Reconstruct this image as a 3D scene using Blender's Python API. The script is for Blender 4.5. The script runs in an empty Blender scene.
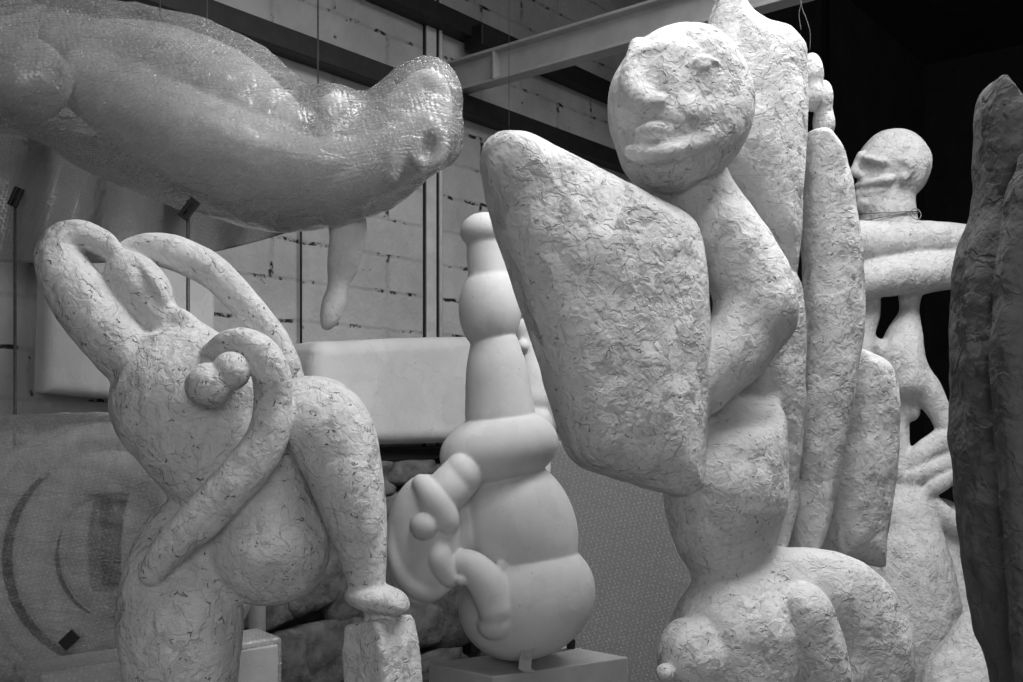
import bpy, math, random
import numpy as np
from mathutils import Vector, Matrix
random.seed(4); RNG = np.random.RandomState(7)
scene = bpy.context.scene
COL = scene.collection
F = 1000.0; CX = 511.5; HY = 415.0; CAMZ = 1.6

def P(px, py, Y):
    """a point of the room seen at pixel (px,py), Y metres in front of the camera"""
    return np.array([(px-CX)/F*Y, Y, CAMZ+(HY-py)/F*Y])

# ------------------------------------------------------------------ materials
def new_mat(name):
    m = bpy.data.materials.new(name); m.use_nodes = True
    nt = m.node_tree; nt.nodes.clear()
    return m, nt
class NT:
    def __init__(s, nt): s.nt = nt
    def n(s, typ, **kw):
        nd = s.nt.nodes.new(typ)
        for k, v in kw.items():
            if k.startswith('_'): setattr(nd, k[1:], v)
        for k, v in kw.items():
            if not k.startswith('_'):
                key = int(k[1:]) if k[0] == 'i' and k[1:].isdigit() else k.replace('__', ' ')
                sk = nd.inputs[key]
                if isinstance(v, bpy.types.NodeSocket): s.nt.links.new(v, sk)
                else: sk.default_value = v
        return nd
    def math(s, op, a, b=0.0, c=None, clamp=False):
        kw = dict(_operation=op, _use_clamp=clamp, i0=a, i1=b)
        if c is not None: kw['i2'] = c
        return s.n('ShaderNodeMath', **kw).outputs[0]
    def ramp(s, v, lo, hi, a=0.0, b=1.0):
        return s.n('ShaderNodeMapRange', _interpolation_type='SMOOTHSTEP', i0=v, i1=lo, i2=hi, i3=a, i4=b).outputs[0]
    def noise(s, vec, scale, detail=3, rough=.55):
        return s.n('ShaderNodeTexNoise', Vector=vec, Scale=scale, Detail=detail, Roughness=rough)
    def mix(s, f, a, b):
        return s.n('ShaderNodeMix', _data_type='RGBA', i0=f, i6=a, i7=b).outputs[2]
def g(v): return (v, v, v, 1)

def plaster(name, base=.62, flake=1.0, fscale=22, pits=.5, fine=1.0, dark=.08, stretch=(1, 1, .75), chips=.6, terr=1.0, warp=1.0):
    """hand-laid plaster: trowel dabs lying at their own tilt, torn layer edges, grain, a few dark pits (heights in metres)"""
    m, nt = new_mat(name); N = NT(nt)
    co = N.n('ShaderNodeTexCoord').outputs['Object']
    VM = lambda op, a, b, c=(0, 0, 0): N.n('ShaderNodeVectorMath', _operation=op, i0=a, i1=b, i2=c)
    off = VM('MULTIPLY_ADD', N.noise(co, 11, 3, .6).outputs['Color'], (.09, .09, .09), co).outputs[0]
    off = VM('MULTIPLY_ADD', N.noise(co, 48, 3, .65).outputs['Color'], (.011*warp, .011*warp, .011*warp), off).outputs[0]
    mp = N.n('ShaderNodeMapping', Vector=off, Scale=stretch).outputs[0]
    def dabs(scale, slope):
        v = N.n('ShaderNodeTexVoronoi', _feature='F1', Vector=mp, Scale=scale)
        d = VM('SUBTRACT', mp, v.outputs['Position']).outputs[0]
        r = VM('SUBTRACT', v.outputs['Color'], (.5, .5, .5)).outputs[0]
        t = VM('DOT_PRODUCT', d, r).outputs['Value']
        return N.math('MULTIPLY', t, slope*.62), v
    h1, v1 = dabs(fscale, .66*flake)
    h2, v2 = dabs(fscale*2.0, .55*flake)
    patch = N.ramp(N.noise(co, 6, 2).outputs['Fac'], .36, .60, .6, 1.0)
    h = N.math('MULTIPLY', N.math('ADD', h1, h2), patch)
    # torn edges of thin layers
    for k, (sc, st, amp) in enumerate(((fscale*.75, (1, 1, .5), .0016), (fscale*1.3, (.6, .8, 1.2), .0013), (fscale*2.2, (1, 1, .6), .0008))):
        q = N.n('ShaderNodeMapping', Vector=off, Location=(k*3.1, 1.7*k, .9*k), Rotation=(.4*k, .7*k, .5), Scale=st).outputs[0]
        nz = N.noise(q, sc, 2, .5).outputs['Fac']
        h = N.math('MULTIPLY_ADD', N.ramp(nz, .50, .535), amp*flake*terr, h)
    h = N.math('MULTIPLY_ADD', N.noise(co, 70, 3, .6).outputs['Fac'], .0022*fine, h)
    h = N.math('MULTIPLY_ADD', N.noise(co, 15, 2, .5).outputs['Fac'], .006*fine, h)
    # short dark chips along dab borders and small pits, only here and there
    ve = N.n('ShaderNodeTexVoronoi', _feature='DISTANCE_TO_EDGE', Vector=mp, Scale=fscale*1.6)
    edge = N.ramp(ve.outputs['Distance'], .0, .05, 1, 0)
    msk = N.ramp(N.noise(N.n('ShaderNodeMapping', Vector=co, Rotation=(.3, .5, .4), Scale=(1, 1, 1.5)).outputs[0], 44, 2, .6).outputs['Fac'], .59, .67)
    crack = N.math('MULTIPLY', N.math('MULTIPLY', edge, msk), chips)
    pv = N.n('ShaderNodeTexVoronoi', _feature='F1', Vector=off, Scale=62)
    pit = N.ramp(pv.outputs['Distance'], .06, .16, 1, 0)
    pm = N.ramp(N.noise(co, 31, 2).outputs['Fac'], .61, .66)
    pit = N.math('MULTIPLY', N.math('MULTIPLY', pit, pm), pits)
    mark = N.math('MAXIMUM', crack, pit)
    h = N.math('MULTIPLY_ADD', mark, -.003, h)
    r1 = N.n('ShaderNodeSeparateColor', Color=v1.outputs['Color'])
    tone = N.ramp(N.noise(co, 3.2, 4, .6).outputs['Fac'], .3, .7, base*.90, base*1.05)
    tone = N.math('MULTIPLY', tone, N.ramp(r1.outputs[1], 0, 1, .96, 1.03))
    tone = N.math('MULTIPLY', tone, N.math('MULTIPLY_ADD', mark, -(1-dark/base)*.8, 1.0))
    cc = N.n('ShaderNodeCombineColor', Red=tone, Green=tone, Blue=tone).outputs[0]
    bp = N.n('ShaderNodeBump', Strength=1.0, Distance=1.0, Height=h)
    b = N.n('ShaderNodeBsdfPrincipled', Base__Color=cc, Roughness=.8, Normal=bp.outputs[0])
    b.inputs['Specular IOR Level'].default_value = .15
    N.n('ShaderNodeOutputMaterial', Surface=b.outputs[0])
    return m

def simple(name, col, rough=.6, metal=0.0, nscale=30, namp=.25, bump=.002):
    m, nt = new_mat(name); N = NT(nt)
    co = N.n('ShaderNodeTexCoord').outputs['Object']
    nz = N.noise(co, nscale, 5, .6).outputs['Fac']
    t = N.ramp(nz, .25, .75, col*(1-namp), col*(1+namp))
    cc = N.n('ShaderNodeCombineColor', Red=t, Green=t, Blue=t).outputs[0]
    bp = N.n('ShaderNodeBump', Strength=.8, Distance=bump, Height=nz)
    b = N.n('ShaderNodeBsdfPrincipled', Base__Color=cc, Roughness=rough, Metallic=metal, Normal=bp.outputs[0])
    N.n('ShaderNodeOutputMaterial', Surface=b.outputs[0])
    return m

def bubble_wrap(name, opac=.4, scale=105, base=.75, wrinkle=1.0, rough=.3, dot=1.0, clear=.93):
    """clear air-bubble film: milky, softly glinting, with a fine grid of bubbles (heights in metres)"""
    m, nt = new_mat(name); N = NT(nt)
    co = N.n('ShaderNodeTexCoord').outputs['Object']
    rot = N.n('ShaderNodeMapping', Vector=co, Rotation=(.35, .25, .6)).outputs[0]
    v = N.n('ShaderNodeTexVoronoi', _feature='F1', Vector=rot, Scale=scale, Randomness=.25)
    dome = N.ramp(v.outputs['Distance'], .12, .5, 1, 0)
    st = N.n('ShaderNodeMapping', Vector=co, Rotation=(.3, -.75, .2), Scale=(1, 1, 3.6)).outputs[0]
    wn = N.noise(st, 5.5, 4, .6); wn.inputs['Distortion'].default_value = .6
    wv = wn.outputs['Fac']
    crease = N.ramp(N.math('ABSOLUTE', N.math('SUBTRACT', wv, .5)), .0, .05, 1, 0)
    h = N.math('MULTIPLY', wv, .012*wrinkle)
    h = N.math('MULTIPLY_ADD', crease, .0010*wrinkle, h)
    bs = N.n('ShaderNodeBump', Strength=1.0, Distance=1.0, Height=h).outputs[0]
    h2 = N.math('MULTIPLY_ADD', dome, .0042*dot, h)
    bp = N.n('ShaderNodeBump', Strength=1.0, Distance=1.0, Height=h2).outputs[0]
    tp = N.n('ShaderNodeBsdfTransparent', Color=g(clear))
    df = N.n('ShaderNodeBsdfDiffuse', Color=g(base), Normal=bs)
    tl = N.n('ShaderNodeBsdfTranslucent', Color=g(base), Normal=bs)
    gl = N.n('ShaderNodeBsdfGlossy', Color=g(.9), Roughness=rough, Normal=bp)
    body = N.n('ShaderNodeMixShader', i0=.45, i1=df.outputs[0], i2=tl.outputs[0])
    op = N.math('MULTIPLY_ADD', dome, .13*dot, opac-.05)
    op = N.math('MULTIPLY_ADD', crease, .10*wrinkle, op)
    op = N.math('MULTIPLY_ADD', N.ramp(wv, .45, .75), .12*wrinkle, op, clamp=True)
    s1 = N.n('ShaderNodeMixShader', i0=op, i1=tp.outputs[0], i2=body.outputs[0])
    fr = N.n('ShaderNodeFresnel', IOR=1.4, Normal=bs).outputs[0]
    s2 = N.n('ShaderNodeMixShader', i0=N.math('MULTIPLY_ADD', fr, 1.5, .03, clamp=True), i1=s1.outputs[0], i2=gl.outputs[0])
    N.n('ShaderNodeOutputMaterial', Surface=s2.outputs[0])
    return m

def block_wall(name):
    m, nt = new_mat(name); N = NT(nt)
    co = N.n('ShaderNodeTexCoord').outputs['Object']
    sx = N.n('ShaderNodeSeparateXYZ', Vector=co)
    uv = N.n('ShaderNodeCombineXYZ', X=sx.outputs[0], Y=sx.outputs[2], Z=0.0).outputs[0]
    wob = N.n('ShaderNodeVectorMath', _operation='MULTIPLY_ADD', i0=N.noise(co, 7, 3).outputs['Color'], i1=(.03, .03, 0), i2=uv).outputs[0]
    br = N.n('ShaderNodeTexBrick', Vector=wob, Color1=g(1), Color2=g(.86), Mortar=g(0), Scale=1.0)
    br.inputs['Mortar Size'].default_value = .014
    br.inputs['Mortar Smooth'].default_value = .9
    br.inputs['Brick Width'].default_value = .42
    br.inputs['Row Height'].default_value = .172
    joint = br.outputs['Fac']
    gap = N.ramp(N.noise(co, 9.0, 5, .72).outputs['Fac'], .535, .61)
    dk = N.math('MULTIPLY', N.ramp(joint, .35, .9), gap)
    chipn = N.ramp(N.noise(N.n('ShaderNodeMapping', Vector=co, Scale=(1, 1, 1.6)).outputs[0], 13, 5, .72).outputs['Fac'], .675, .715)
    dk = N.math('MAXIMUM', dk, N.math('MULTIPLY', chipn, .85))
    sep = N.n('ShaderNodeSeparateColor', Color=br.outputs['Color'])
    tone = N.ramp(N.noise(co, 2.2, 5, .65).outputs['Fac'], .28, .72, .35, .52)
    tone = N.math('MULTIPLY', tone, N.ramp(sep.outputs[0], 0, 1, .88, 1.02))
    tone = N.math('MULTIPLY', tone, N.math('MULTIPLY_ADD', dk, -.93, 1.0))
    cc = N.n('ShaderNodeCombineColor', Red=tone, Green=tone, Blue=tone).outputs[0]
    h = N.math('MULTIPLY_ADD', joint, -.2, N.math('MULTIPLY', N.noise(co, 40, 5, .6).outputs['Fac'], .8))
    h = N.math('MULTIPLY_ADD', dk, -1.2, h)
    bp = N.n('ShaderNodeBump', Strength=1.0, Distance=.008, Height=h)
    b = N.n('ShaderNodeBsdfPrincipled', Base__Color=cc, Roughness=.75, Normal=bp.outputs[0])
    b.inputs['Specular IOR Level'].default_value = .2
    N.n('ShaderNodeOutputMaterial', Surface=b.outputs[0])
    return m

M = {}
M['rough'] = plaster('plaster_rough', .66, flake=.85, fscale=22, pits=.9, fine=.9, chips=1.0)
M['flaky'] = plaster('plaster_flaky', .60, flake=1.0, fscale=15, pits=.7, fine=.9, chips=.75)
M['smooth'] = plaster('plaster_smooth', .66, flake=.02, fscale=16, pits=.8, fine=.24, chips=.0)
M['medium'] = plaster('plaster_medium', .60, flake=.7, fscale=22, pits=.5, fine=.8, chips=.6)
M['body'] = plaster('plaster_body', .60, flake=.80, fscale=19, pits=.7, fine=.8, chips=.8)
M['facet_shaded'] = plaster('plaster_facet_shaded', .16, flake=1.3, fscale=10, pits=.3, fine=1.2, chips=.3)  # low base puts the shade on the right-edge form into its colour
M['slab'] = plaster('plaster_slab', .62, flake=.08, fscale=9, pits=.25, fine=.2, chips=.0)
M['inner'] = plaster('plaster_wrapped', .66, flake=.3, fscale=20, pits=.3, fine=.6, chips=.2)
M['wrap'] = bubble_wrap('bubble_wrap', .36, 104, .62, 1.0, .27)
M['wrap_disc'] = bubble_wrap('bubble_wrap_disc', .26, 108, .85, .8, .30)
M['wrap_box'] = bubble_wrap('bubble_wrap_box', .62, 85, .82, .15, .36, 2.6)
M['wrap_panel'] = bubble_wrap('bubble_wrap_panel', .50, 78, .72, .10, .26, .9)
M['wrap_sheet_shaded'] = bubble_wrap('bubble_wrap_sheet_shaded', .46, 112, .52, .3, .34, 1.2, .74)  # same film, its shade put into a dimmer base and clear tint
M['wall'] = block_wall('painted_blockwork')
M['beam'] = simple('painted_steel', .42, .5, 0, 9, .12, .001)
M['steel'] = simple('dark_steel', .018, .55, .2, 20, .3, .001)
M['darkwall'] = simple('dark_boarding', .035, .9, 0, 4, .3, .002)
M['ceiling'] = simple('dark_ceiling', .03, .95, 0, 3, .3, .002)
M['floor'] = simple('concrete_floor', .16, .8, 0, 6, .25, .003)
M['stone'] = simple('rubble_stone', .125, .9, 0, 14, .5, .02)
M['mortar'] = simple('dark_mortar', .03, .95, 0, 18, .4, .01)
M['clip'] = simple('black_plastic', .012, .45, 0, 40, .2, .0005)
M['rod'] = simple('grey_rod', .12, .5, .3, 60, .3, .0005)
M['wire'] = simple('bare_wire', .16, .4, .6, 60, .2, .0003)
M['pedestal'] = simple('pedestal_paint', .40, .7, 0, 14, .10, .0012)
M['bracket'] = simple('light_bracket', .42, .6, 0, 30, .2, .001)
M['post'] = simple('grey_post', .22, .7, 0, 20, .2, .001)
M['trim'] = simple('trim_paint', .52, .7, 0, 12, .15, .001)
M['gapdark'] = simple('gap_dark', .01, .9, 0, 12, .2, .001)
M['tape'] = simple('black_tape', .02, .45, 0, 30, .2, .0006)
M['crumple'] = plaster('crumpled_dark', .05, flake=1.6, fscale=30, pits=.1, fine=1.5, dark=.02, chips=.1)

# ------------------------------------------------------------------ object helpers
def tag(o, label=None, cat=None, group=None, kind=None):
    if label: o['label'] = label
    if cat: o['category'] = cat
    if group: o['group'] = group
    if kind: o['kind'] = kind
    return o
def empty(name, loc, label, cat, group=None):
    o = bpy.data.objects.new(name, None); COL.objects.link(o)
    o.location = [float(a) for a in loc]; o.empty_display_size = .1
    return tag(o, label, cat, group)
def link_mesh(name, me, mat, parent=None):
    o = bpy.data.objects.new(name, me); COL.objects.link(o)
    if mat: me.materials.append(mat)
    if parent: o.parent = parent
    return o
def mesh_py(name, verts, faces, mat, parent=None, smooth=False, origin=None):
    verts = np.asarray(verts, float)
    if parent is not None: verts = verts-np.array(parent.location)
    elif origin is not None: verts = verts-np.asarray(origin)
    me = bpy.data.meshes.new(name); me.from_pydata([tuple(v) for v in verts], [], faces); me.update()
    if smooth: me.shade_smooth()
    o = link_mesh(name, me, mat, parent)
    if parent is None and origin is not None: o.location = [float(a) for a in origin]
    return o
def bevel(o, w, seg=2):
    b = o.modifiers.new('bevel', 'BEVEL'); b.width = w; b.segments = seg; b.limit_method = 'ANGLE'
    return o
BOXF = [(0,3,2,1),(4,5,6,7),(0,1,5,4),(1,2,6,5),(2,3,7,6),(3,0,4,7)]
def box8(name, c, ax, ay, az, hx, hy, hz, mat, parent=None, bev=.004, own=True):
    """box with centre c and half sizes along three unit axes"""
    c = np.asarray(c, float); ax, ay, az = (np.asarray(a, float) for a in (ax, ay, az))
    vs = [c+ax*sx*hx+ay*sy*hy+az*sz*hz for sz in (-1, 1) for sx, sy in ((-1, -1), (1, -1), (1, 1), (-1, 1))]
    o = mesh_py(name, vs, BOXF, mat, parent, origin=(c if own else None))
    if bev: bevel(o, bev)
    return o
def tube_mesh(pts, r, n=10):
    pts = [Vector(p) for p in pts]; V = []; Fc = []
    up = Vector((.13, .21, .97)); prev = None
    for i, p in enumerate(pts):
        d = (pts[min(i+1, len(pts)-1)]-pts[max(i-1, 0)]).normalized()
        a = d.cross(up if prev is None else prev.cross(d)); a = a if a.length > 1e-6 else d.cross(Vector((1, 0, 0)))
        a.normalize(); b = d.cross(a).normalized(); prev = a
        a2, b2 = a, b
        rr = r[i] if hasattr(r, '__len__') else r
        if i:  # keep the frame from twisting
            best = max(range(n), key=lambda k: (a*math.cos(2*math.pi*k/n)+b*math.sin(2*math.pi*k/n)).dot(last))
            t = 2*math.pi*best/n; a2 = a*math.cos(t)+b*math.sin(t); b2 = d.cross(a2).normalized()
        last = a2
        for k in range(n):
            t = 2*math.pi*k/n; V.append(tuple(p+(a2*math.cos(t)+b2*math.sin(t))*rr))
    for i in range(len(pts)-1):
        for k in range(n):
            Fc.append((i*n+k, i*n+(k+1) % n, (i+1)*n+(k+1) % n, (i+1)*n+k))
    Fc.append(tuple(range(n))[::-1]); Fc.append(tuple((len(pts)-1)*n+k for k in range(n)))
    return V, Fc

# ------------------------------------------------------------------ modelling with distance fields
def catmull(pts, sub=6, closed=False):
    pts = np.asarray(pts, float); n = len(pts); out = []
    rng = range(n if closed else n-1)
    for i in rng:
        if closed: p0, p1, p2, p3 = pts[i-1], pts[i], pts[(i+1) % n], pts[(i+2) % n]
        else:
            p1, p2 = pts[i], pts[i+1]
            p0 = pts[i-1] if i else 2*p1-p2
            p3 = pts[i+2] if i+2 < n else 2*p2-p1
        for s in range(sub):
            t = s/sub
            out.append(.5*((2*p1)+(-p0+p2)*t+(2*p0-5*p1+4*p2-p3)*t*t+(-p0+3*p1-3*p2+p3)*t**3))
    if not closed: out.append(pts[-1])
    return np.array(out)

class Sculpt:
    def __init__(s, Y0, h):
        s.Y0 = Y0; s.h = h; s.sc = Y0/F; s.ops = []; s.lo = np.full(3, 1e9); s.hi = np.full(3, -1e9)
    def pt(s, px, py, w=0):
        return P(px, py, s.Y0+w*s.sc)
    def _add(s, fn, lo, hi, label, k, op='add'):
        if op == 'add': s.lo = np.minimum(s.lo, lo); s.hi = np.maximum(s.hi, hi)
        s.ops.append((fn, np.array(lo), np.array(hi), label, k*s.sc, op))
    def ell(s, label, px, py, w, rx, ry, rw, rot=0, yaw=0, k=3, op='add'):
        """ellipsoid; rot turns it in the view plane (deg, clockwise on screen), yaw about the upright axis"""
        c = s.pt(px, py, w); q = (s.Y0+w*s.sc)/F; r = np.array([rx, rw, ry])*q
        R = np.array((Matrix.Rotation(math.radians(yaw), 3, 'Z') @ Matrix.Rotation(math.radians(rot), 3, 'Y')))
        def fn(X):
            p = (X-c) @ R
            k0 = np.sqrt((((p/r)**2)).sum(-1))+1e-9; k1 = np.sqrt(((p/(r*r))**2).sum(-1))+1e-9
            return (k0*(k0-1)/k1).astype(np.float32)
        m = r.max(); e = np.abs(R) @ r if True else m
        s._add(fn, c-e, c+e, label, k, op)
    def tube(s, label, pts, k=3, sub=5, op='add', flat=1.0):
        """swept round tube through (px,py,w,r); flat<1 thins it in depth"""
        ps = catmull(pts, sub) if len(pts) > 2 else np.asarray(pts, float)
        C = np.array([s.pt(a[0], a[1], a[2]) for a in ps]); Rr = np.array([a[3]*(s.Y0+a[2]*s.sc)/F for a in ps])
        pad = abs(k)*s.sc+4*s.h
        def fn(X):
            d = np.full(X.shape[:-1], 10., np.float32)
            x0 = X[0, 0, 0]; 
            for i in range(len(C)-1):
                a, b, ra, rb = C[i], C[i+1], Rr[i], Rr[i+1]
                lo = np.minimum(a-ra, b-rb)-pad; hi = np.maximum(a+ra, b+rb)+pad
                if flat != 1: lo[1] = min(a[1]-ra, b[1]-rb)-pad; hi[1] = max(a[1]+ra, b[1]+rb)+pad
                i0 = np.clip(np.floor((lo-x0)/s.h).astype(int), 0, None); i1 = np.minimum(np.ceil((hi-x0)/s.h).astype(int)+1, X.shape[:3])
                if (i1 <= i0).any(): continue
                sl = tuple(slice(u, v) for u, v in zip(i0, i1))
                Q = X[sl]-a; ab = b-a
                sy = np.array([1, 1/flat, 1]); Q = Q*sy; ab = ab*sy
                l2 = float(ab @ ab)+1e-12; rr = ra-rb; a2 = l2-rr*rr
                if a2 <= 1e-9:
                    dd = np.sqrt((Q*Q).sum(-1))-ra if ra > rb else np.sqrt(((Q-ab)**2).sum(-1))-rb
                else:  # exact round cone
                    y = Q @ ab; z = y-l2; x2 = ((Q*l2-y[..., None]*ab)**2).sum(-1); y2 = y*y*l2; z2 = z*z*l2
                    kk = np.sign(rr)*rr*rr*x2
                    dd = np.where(np.sign(z)*a2*z2 > kk, np.sqrt(x2+z2)/l2-rb,
                         np.where(np.sign(y)*a2*y2 < kk, np.sqrt(x2+y2)/l2-ra, (np.sqrt(x2*a2/l2)+y*rr)/l2-ra))
                d[sl] = np.minimum(d[sl], dd)
            return d
        m = Rr[:, None]
        s._add(fn, (C-m).min(0), (C+m).max(0), label, k, op)
    def plate(s, label, poly, w, thick, rnd, yaw=0, pitch=0, k=3, sub=4, op='add', belly=0.0, comp=1.0):
        """slab with the outline poly (pixels) standing at depth w, its own thickness and rounding"""
        pl = catmull(poly, sub, True) if sub > 1 else np.asarray(poly, float)
        cx, cy = pl.mean(0); c = s.pt(cx, cy, w); q = s.sc
        Rm = np.array(Matrix.Rotation(math.radians(yaw), 3, 'Z') @ Matrix.Rotation(math.radians(pitch), 3, 'X'))
        ux, uy, uz = Rm[:, 0], Rm[:, 1], Rm[:, 2]        # along, depth, up
        eye = np.array([0, 0, CAMZ]); pp = []
        for a in pl:
            d = P(a[0], a[1], 1.0)-eye; t = ((c-eye) @ uy)/(d @ uy); X = eye+t*d-c
            pp.append((X @ ux, X @ uz, (d @ ux)/(d @ uy), (d @ uz)/(d @ uy)))
        pp = np.array(pp); r = rnd*q; T = thick*q/2
        # pull the outline in by what the slab's own thickness adds to its silhouette
        tg = np.roll(pp[:, :2], -3, 0)-np.roll(pp[:, :2], 3, 0) if len(pp) > 14 else np.roll(pp[:, :2], -1, 0)-np.roll(pp[:, :2], 1, 0)
        nn = np.stack([tg[:, 1], -tg[:, 0]], 1); nn /= np.linalg.norm(nn, axis=1)[:, None]+1e-9
        ar = .5*np.sum(pp[:, 0]*np.roll(pp[:, 1], -1)-np.roll(pp[:, 0], -1)*pp[:, 1])
        if ar < 0: nn = -nn
        tau = np.abs((pp[:, 2:]*nn).sum(1))
        ex = np.maximum(T+.4*belly*q-r, 0)*tau+r*(np.sqrt(1+tau*tau)-1)
        pp = pp[:, :2]-nn*ex[:, None]*comp
        g0 = pp.min(0)-.16; g1 = pp.max(0)+.16; st = .006
        n0, n1 = (np.ceil((g1-g0)/st).astype(int)+1)
        GX, GZ = np.meshgrid(g0[0]+st*np.arange(n0), g0[1]+st*np.arange(n1), indexing='ij')
        dm = np.full(GX.shape, 1e9); ins = np.zeros(GX.shape, bool)
        for i in range(len(pp)):
            a, b = pp[i-1], pp[i]; e = b-a; L = e @ e+1e-15
            wx, wz = GX-a[0], GZ-a[1]; t = np.clip((wx*e[0]+wz*e[1])/L, 0, 1)
            dm = np.minimum(dm, (wx-t*e[0])**2+(wz-t*e[1])**2)
            cnd = ((a[1] <= GZ) & (b[1] > GZ)) | ((b[1] <= GZ) & (a[1] > GZ))
            with np.errstate(divide='ignore', invalid='ignore'):
                xi = a[0]+(GZ-a[1])/(b[1]-a[1]+1e-15)*e[0]
            ins ^= cnd & (GX < xi)
        tab = np.where(ins, -1, 1)*np.sqrt(dm)
        depth_max = max(1e-6, -tab.min())
        def fn(X):
            p = X-c; a = p @ ux; b = p @ uz; dz = p @ uy
            fi = np.clip((a-g0[0])/st, 0, n0-1.001); fj = np.clip((b-g0[1])/st, 0, n1-1.001)
            i = fi.astype(int); j = fj.astype(int); u = fi-i; v = fj-j
            d2 = tab[i, j]*(1-u)*(1-v)+tab[i+1, j]*u*(1-v)+tab[i, j+1]*(1-u)*v+tab[i+1, j+1]*u*v
            Tl = T
            if belly:
                x = np.clip(-d2/depth_max, 0, 1); Tl = T+belly*q*(1-(1-x)**2)
            A = d2+r; B = np.abs(dz)-Tl+r
            return (np.minimum(np.maximum(A, B), 0)+np.sqrt(np.maximum(A, 0)**2+np.maximum(B, 0)**2)-r).astype(np.float32)
        Tm = T+belly*q
        cr = np.array([c+x*ux+y*uy+z*uz for x in (pp[:, 0].min(), pp[:, 0].max()) for y in (-Tm, Tm) for z in (pp[:, 1].min(), pp[:, 1].max())])
        s._add(fn, cr.min(0), cr.max(0), label, k, op)
    def cut(s, px, py, w, nrm, span, k=2, soft=None):
        """cuts away what lies on the side nrm of a plane, within span px of the point"""
        c = s.pt(px, py, w); n = np.array(nrm, float); n /= np.linalg.norm(n); e = span*s.sc
        def fn(X): return (-((X-c) @ n)).astype(np.float32)
        s._add(fn, c-e, c+e, None, k, 'sub')
    def build(s, name, root, mats, lump=(.0035, 9.0), seed=0, floor=True, smooth=1):
        h = s.h; lo = s.lo-4*h; hi = s.hi+4*h
        if floor: lo[2] = max(lo[2], -2*h)
        n = np.ceil((hi-lo)/h).astype(int)+1
        f = np.full(n, 10., np.float32); lab = np.full(n, -1, np.int16); names = []
        for fn, a, b, label, k, op in s.ops:
            pad = k+4*h
            i0 = np.clip(np.floor((a-pad-lo)/h).astype(int), 0, n-1); i1 = np.clip(np.ceil((b+pad-lo)/h).astype(int)+1, 1, n)
            if (i1 <= i0).any(): continue
            ax = [lo[d]+h*np.arange(i0[d], i1[d]) for d in range(3)]
            X = np.stack(np.meshgrid(*ax, indexing='ij'), -1).astype(np.float32)
            d = fn(X); sl = tuple(slice(u, v) for u, v in zip(i0, i1)); cur = f[sl]
            if op == 'add':
                if label not in names: names.append(label)
                li = names.index(label)
                lab[sl] = np.where(d < cur, li, lab[sl])
                hh = np.maximum(k-np.abs(cur-d), 0)/max(k, 1e-6)
                f[sl] = np.minimum(cur, d)-hh*hh*k*.25
            else:
                dd = -d; hh = np.maximum(k-np.abs(cur-dd), 0)/max(k, 1e-6)
                f[sl] = np.maximum(cur, dd)+hh*hh*k*.25
        if floor:
            z = lo[2]+h*np.arange(n[2]); f = np.maximum(f, (0.0015-z)[None, None, :].astype(np.float32))
        f[0] = f[-1] = 1; f[:, 0] = f[:, -1] = 1; f[:, :, 0] = f[:, :, -1] = 1
        # surface nets
        S = f < 0
        c8 = [S[i:n[0]-1+i, j:n[1]-1+j, k:n[2]-1+k] for i in (0, 1) for j in (0, 1) for k in (0, 1)]
        allv = np.logical_and.reduce(c8); anyv = np.logical_or.reduce(c8); act = anyv & ~allv
        I = np.argwhere(act); idx = np.full(act.shape, -1, np.int32); idx[act] = np.arange(len(I))
        offs = [(i, j, k) for i in (0, 1) for j in (0, 1) for k in (0, 1)]
        val = np.stack([f[I[:, 0]+o[0], I[:, 1]+o[1], I[:, 2]+o[2]] for o in offs], 1)
        acc = np.zeros((len(I), 3)); cnt = np.zeros(len(I))
        for a in range(8):
            for b in range(a+1, 8):
                oa, ob = np.array(offs[a]), np.array(offs[b])
                if np.abs(oa-ob).sum() != 1: continue
                m = (val[:, a] < 0) != (val[:, b] < 0)
                t = val[:, a]/(val[:, a]-val[:, b]+1e-20)
                acc += np.where(m[:, None], oa+(ob-oa)*t[:, None], 0); cnt += m
        V = lo+h*(I+acc/cnt[:, None])
        quads = []
        for ax in range(3):
            b_, c_ = (ax+1) % 3, (ax+2) % 3
            A = np.moveaxis(S, (ax, b_, c_), (0, 1, 2)); ID = np.moveaxis(idx, (ax, b_, c_), (0, 1, 2))
            E = A[:-1, 1:-1, 1:-1] != A[1:, 1:-1, 1:-1]; W = np.argwhere(E)
            i, j, k = W[:, 0], W[:, 1]+1, W[:, 2]+1
            q = np.stack([ID[i, j-1, k-1], ID[i, j, k-1], ID[i, j, k], ID[i, j-1, k]], 1)
            fl = A[i, j, k]; q = np.where(fl[:, None], q, q[:, ::-1]); quads.append(q)
        Q = np.concatenate(quads)
        # one pass of smoothing takes the grid out of the surface
        for _ in range(smooth):
            sm = np.zeros_like(V); ct = np.zeros(len(V))
            for a in range(4):
                np.add.at(sm, Q[:, a], V[Q[:, (a+1) % 4]]); np.add.at(ct, Q[:, a], 1)
                np.add.at(sm, Q[:, a], V[Q[:, (a+3) % 4]]); np.add.at(ct, Q[:, a], 1)
            V = V*.5+.5*sm/np.maximum(ct, 1)[:, None]
        def normals(V):
            fn_ = np.cross(V[Q[:, 2]]-V[Q[:, 0]], V[Q[:, 3]]-V[Q[:, 1]])
            N = np.zeros_like(V)
            for a in range(4): np.add.at(N, Q[:, a], fn_)
            return N/(np.linalg.norm(N, axis=1)[:, None]+1e-12)
        N = normals(V)
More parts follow.
